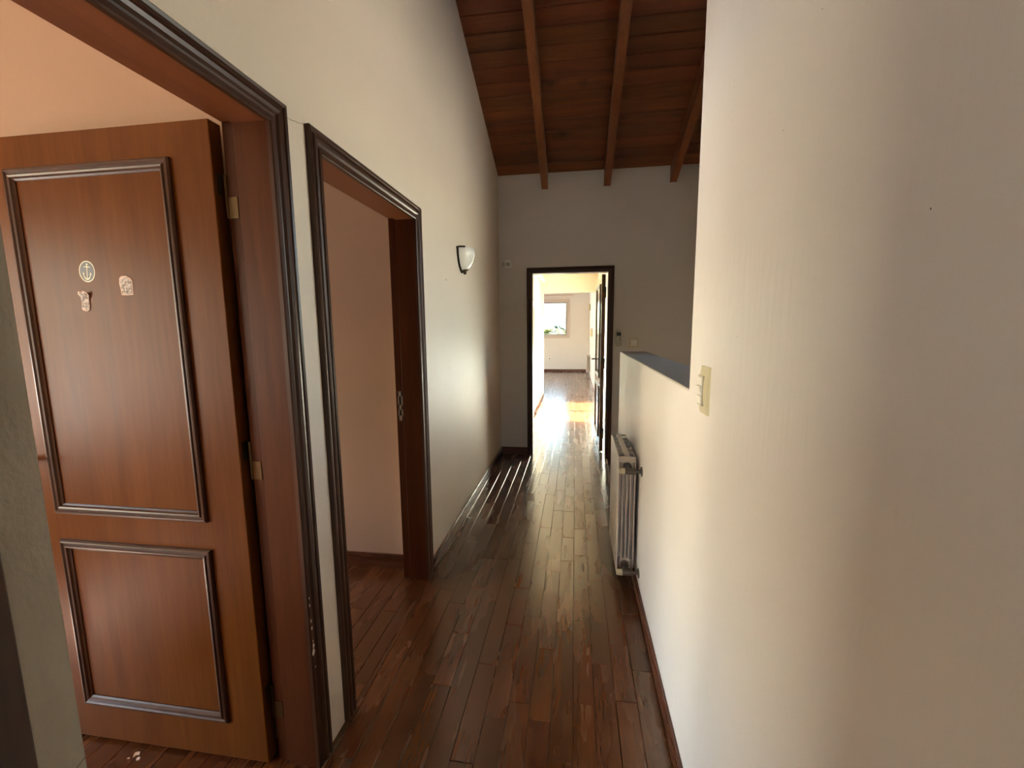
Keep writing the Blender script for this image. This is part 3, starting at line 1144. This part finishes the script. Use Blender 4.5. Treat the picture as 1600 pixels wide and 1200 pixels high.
switch('light_switch', 'tall cream light switch with three rockers on the right wall', (WR, 1.190, 1.260), -math.pi / 2, .074, .126,
       [(-.024, .012, .012, .036, 0, 'white_plastic'), (-.024, .012, -.014, .0115, .005, 'white_plastic'), (-.024, .012, -.038, -.0145, .001, 'white_plastic')], 'cream_plastic')
switch('light_switch', 'square cream light switch beside the remote on the end wall', (.611, YE, 1.258), 0, .096, .116,
       [(-.030, -.002, -.034, .034, .001, 'white_plastic'), (.0, .030, -.034, .034, .004, 'white_plastic')], 'cream_plastic', curved=.009)

# far room fixtures on the right wall
th = empty('wall_box', (.44, 13.1, 2.005))
tag(th, 'small cream box high on the far right wall', 'box')
boxo('body', (-.06, 0, -.06, .06, -.085, .085), 'cream_plastic', th, bev=.008)
boxo('cover', (-.066, -.058, -.045, .045, -.05, .02), 'white_plastic', th, bev=.003)
ic = empty('intercom', (.44, 11.4, 1.28))
tag(ic, 'beige wall intercom with handset on the far right wall', 'intercom')
boxo('body', (-.035, 0, -.05, .05, -.11, .11), 'cream_plastic', ic, bev=.008)
hs_ = boxo('handset', (-.06, -.035, -.03, .0, -.10, .10), 'cream_plastic', ic, bev=.008)
ol = empty('wall_socket', (.44, 11.6, .97))
tag(ol, 'small white plate below the intercom on the far right wall', 'socket')
boxo('plate', (-.010, 0, -.035, .035, -.055, .055), 'white_plastic', ol, bev=.003)
boxo('insert', (-.013, -.009, -.02, .02, -.03, .03), 'grey_plastic', ol, bev=.001)
o2 = empty('wall_socket', (-.84, 13.9, .42))
tag(o2, 'small socket low on the far wall below the window', 'socket')
boxo('plate', (-.055, .055, -.010, 0, -.035, .035), 'white_plastic', o2, bev=.003)
boxo('insert', (.0, .03, -.013, -.009, -.02, .02), 'dark_plastic', o2, bev=.001)

# ------------------------------------------------------------------ stickers on the near door
LY = 1.105


def flat_poly(bm, pts, y):
    f = bm.faces.new([bm.verts.new((x, y, z)) for x, z in pts])
    return f


an = empty('anchor_sticker', (-1.434, LY, 1.606))
an.rotation_euler = (0, math.radians(6), 0)
tag(an, 'oval navy sticker with a cream anchor on the near door', 'sticker')


def oval(rx, rz, n=32):
    return [(rx * math.cos(2 * math.pi * i / n), rz * math.sin(2 * math.pi * i / n)) for i in range(n)]


def slab(bm, pts, y0, y1):
    A_ = [bm.verts.new((x, y0, z)) for x, z in pts]
    B_ = [bm.verts.new((x, y1, z)) for x, z in pts]
    bm.faces.new(A_)
    bm.faces.new(B_)
    for i in range(len(pts)):
        j = (i + 1) % len(pts)
        bm.faces.new((A_[i], A_[j], B_[j], B_[i]))


bm = bmesh.new()
slab(bm, oval(.0285, .0315), -.0004, 0)
obj('backing', bm, 'navy', an)
bm = bmesh.new()
o_, i_ = oval(.0278, .0308), oval(.0252, .0282)
for k in range(32):
    j = (k + 1) % 32
    bm.faces.new([bm.verts.new((p[0], -.0006, p[1])) for p in (o_[k], o_[j], i_[j], i_[k])])
bmesh.ops.remove_doubles(bm, verts=bm.verts[:], dist=1e-5)
obj('border', bm, 'print', an)
bm = bmesh.new()
flat_poly(bm, [(-.0013, -.019), (.0013, -.019), (.0011, .019), (-.0011, .019)], -.0007)
flat_poly(bm, [(-.012, .0125), (.012, .0125), (.012, .0135), (0, .0152), (-.012, .0135)], -.00075)
flat_poly(bm, [(.0028 * math.cos(a), .0205 + .0028 * math.sin(a)) for a in [i * math.pi / 6 for i in range(12)]], -.0007)
arc = []
for i in range(13):
    a = math.pi + math.pi * i / 12
    arc.append((a, .0125 * math.cos(a), -.007 + .0155 * math.sin(a)))
for (a, x, z), (a2, x2, z2) in zip(arc, arc[1:]):
    w1_, w2_ = [.0004 + .0016 * math.sin(t - math.pi) for t in (a, a2)]
    flat_poly(bm, [(x, z - w1_), (x2, z2 - w2_), (x2 * .86, z2 + w2_), (x * .86, z + w1_)], -.00072)
flat_poly(bm, [(-.0155, -.009), (-.0115, -.001), (-.0095, -.009)], -.00074)
flat_poly(bm, [(.0155, -.009), (.0115, -.001), (.0095, -.009)], -.00074)
obj('anchor', bm, 'print', an)


def scrap(name, label, cx, cz, pts, curl, lift):
    """torn sticker remnant: a curled grid clipped to an outline, with a pale torn rim"""
    root = empty(name, (cx, LY, cz))
    tag(root, label, 'sticker', 'torn sticker scraps')
    bm = bmesh.new()
    bend = lambda x, z: -(lift + curl * max(0.0, (z - .0)) ** 2 * 40)
    c = bm.verts.new((0, bend(0, 0) - .0005, 0))
    inner = [bm.verts.new((x * .86, bend(x * .86, z * .9) - .0005, z * .9)) for x, z in pts]
    for i in range(len(pts)):
        bm.faces.new((c, inner[i], inner[(i + 1) % len(pts)]))
    obj('paper', bm, 'scrap', root)
    bm = bmesh.new()
    A_ = [bm.verts.new((x * .84, bend(x * .84, z * .88), z * .88)) for x, z in pts]
    B_ = [bm.verts.new((x, bend(x, z), z)) for x, z in pts]
    for i in range(len(pts)):
        j = (i + 1) % len(pts)
        bm.faces.new((A_[i], A_[j], B_[j], B_[i]))
    obj('torn_rim', bm, 'paper_edge', root)
    return root


scrap('sticker_scrap', 'squarish torn grey sticker scrap on the near door, right of the anchor', -1.305, 1.561,
      [(-.020, .022), (-.012, .028), (.004, .029), (.018, .022), (.023, .014), (.022, -.004), (.021, -.026), (0, -.027), (-.019, -.026), (-.021, -.004), (-.023, .006)], .05, .0006)
scrap('sticker_scrap', 'narrow curled sticker scrap on the near door, just below the anchor', -1.452, 1.520,
      [(-.018, .022), (-.010, .029), (-.002, .024), (.006, .030), (.015, .026), (.018, .016), (.013, .004), (.014, -.014), (.011, -.026), (0, -.031), (-.013, -.027), (-.016, -.022), (-.013, -.004), (-.013, .012)], .25, .002)

# flakes of paper lying by the foot of the near door
pf = empty('paper_scrap', (-1.46, 1.075, .001))
tag(pf, 'tiny torn white paper scrap on the floor under the near door', 'paper')
for k, (dx, dy, sz) in enumerate(((0, 0, .012), (.020, -.012, .007), (-.014, -.016, .006))):
    rr = random.Random(k + 40)
    bm = bmesh.new()
    ring = [bm.verts.new((dx + sz * rr.uniform(.5, 1.1) * math.cos(a), dy + sz * rr.uniform(.4, 1) * math.sin(a), .0015 + rr.uniform(0, .006))) for a in [i * math.pi / 3.5 for i in range(7)]]
    c = bm.verts.new((dx, dy, .002))
    for i in range(7):
        bm.faces.new((c, ring[i], ring[(i + 1) % 7]))
    obj('flake', bm, 'chip', pf)

# nail holes in the plaster
def nail(parent, x, y, z, r, axis):
    bm = bmesh.new()
    pts = [(r * math.cos(a), r * 1.3 * math.sin(a)) for a in [i * math.pi / 4 for i in range(8)]]
    bm.faces.new([bm.verts.new((x, y + a, z + b) if axis == 'x' else (x + a, y, z + b)) for a, b in pts])
    obj('nail_hole', bm, 'hole', parent)


wlft = bpy.data.objects['wall_left']


def crack(parent, x, pts, w):
    bm = bmesh.new()
    lo = [bm.verts.new((x, y - w * .3, z - w)) for y, z in pts]
    hi = [bm.verts.new((x, y + w * .3, z + w)) for y, z in pts]
    for i in range(len(pts) - 1):
        bm.faces.new((lo[i], lo[i + 1], hi[i + 1], hi[i]))
    obj('crack', bm, 'hole', parent)


crack(wlft, WL + .0007, [(1.197, 2.036), (1.214, 2.033), (1.229, 2.034), (1.246, 2.039), (1.262, 2.041), (1.278, 2.046), (1.291, 2.047)], .0007)
for y, z in ((3.94, 1.832), (4.023, 1.782), (2.721, 1.738), (4.284, 1.474)):
    nail(wlft, WL + .0006, y, z, .0055, 'x')
for y, z in ((.734, 1.877), (.832, 1.756), (.495, 1.542), (1.112, 1.699), (.988, 1.405), (1.094, 1.971), (1.0935, 1.955), (1.0932, 1.93), (1.0925, 1.905), (1.092, 1.887)):
    nail(wr, WR - .0006, y, z, .0009, 'x')

# ------------------------------------------------------------------ daylight portals in the window openings
portal((GX - .17, 7.30, 1.02), (1, 0, 0), 1.88, 1.68)
portal((-.715, 14.06, 1.69), (0, -1, 0), .89, 1.05)
portal((-6.26, 11.3, 1.4), (1, 0, 0), 2.8, 1.6)
portal((-4.16, -1.025, 1.3), (1, 0, 0), 1.75, 1.5)
portal((-4.16, .65, 1.025), (1, 0, 0), .6, .35)
portal((-4.16, 1.825, .985), (1, 0, 0), .85, 1.07)
portal((-.225, -1.36, 1.45), (0, 1, 0), .35, .7)
portal((XS + .16, 2.485, 1.825), (-1, 0, 0), .73, 1.25)
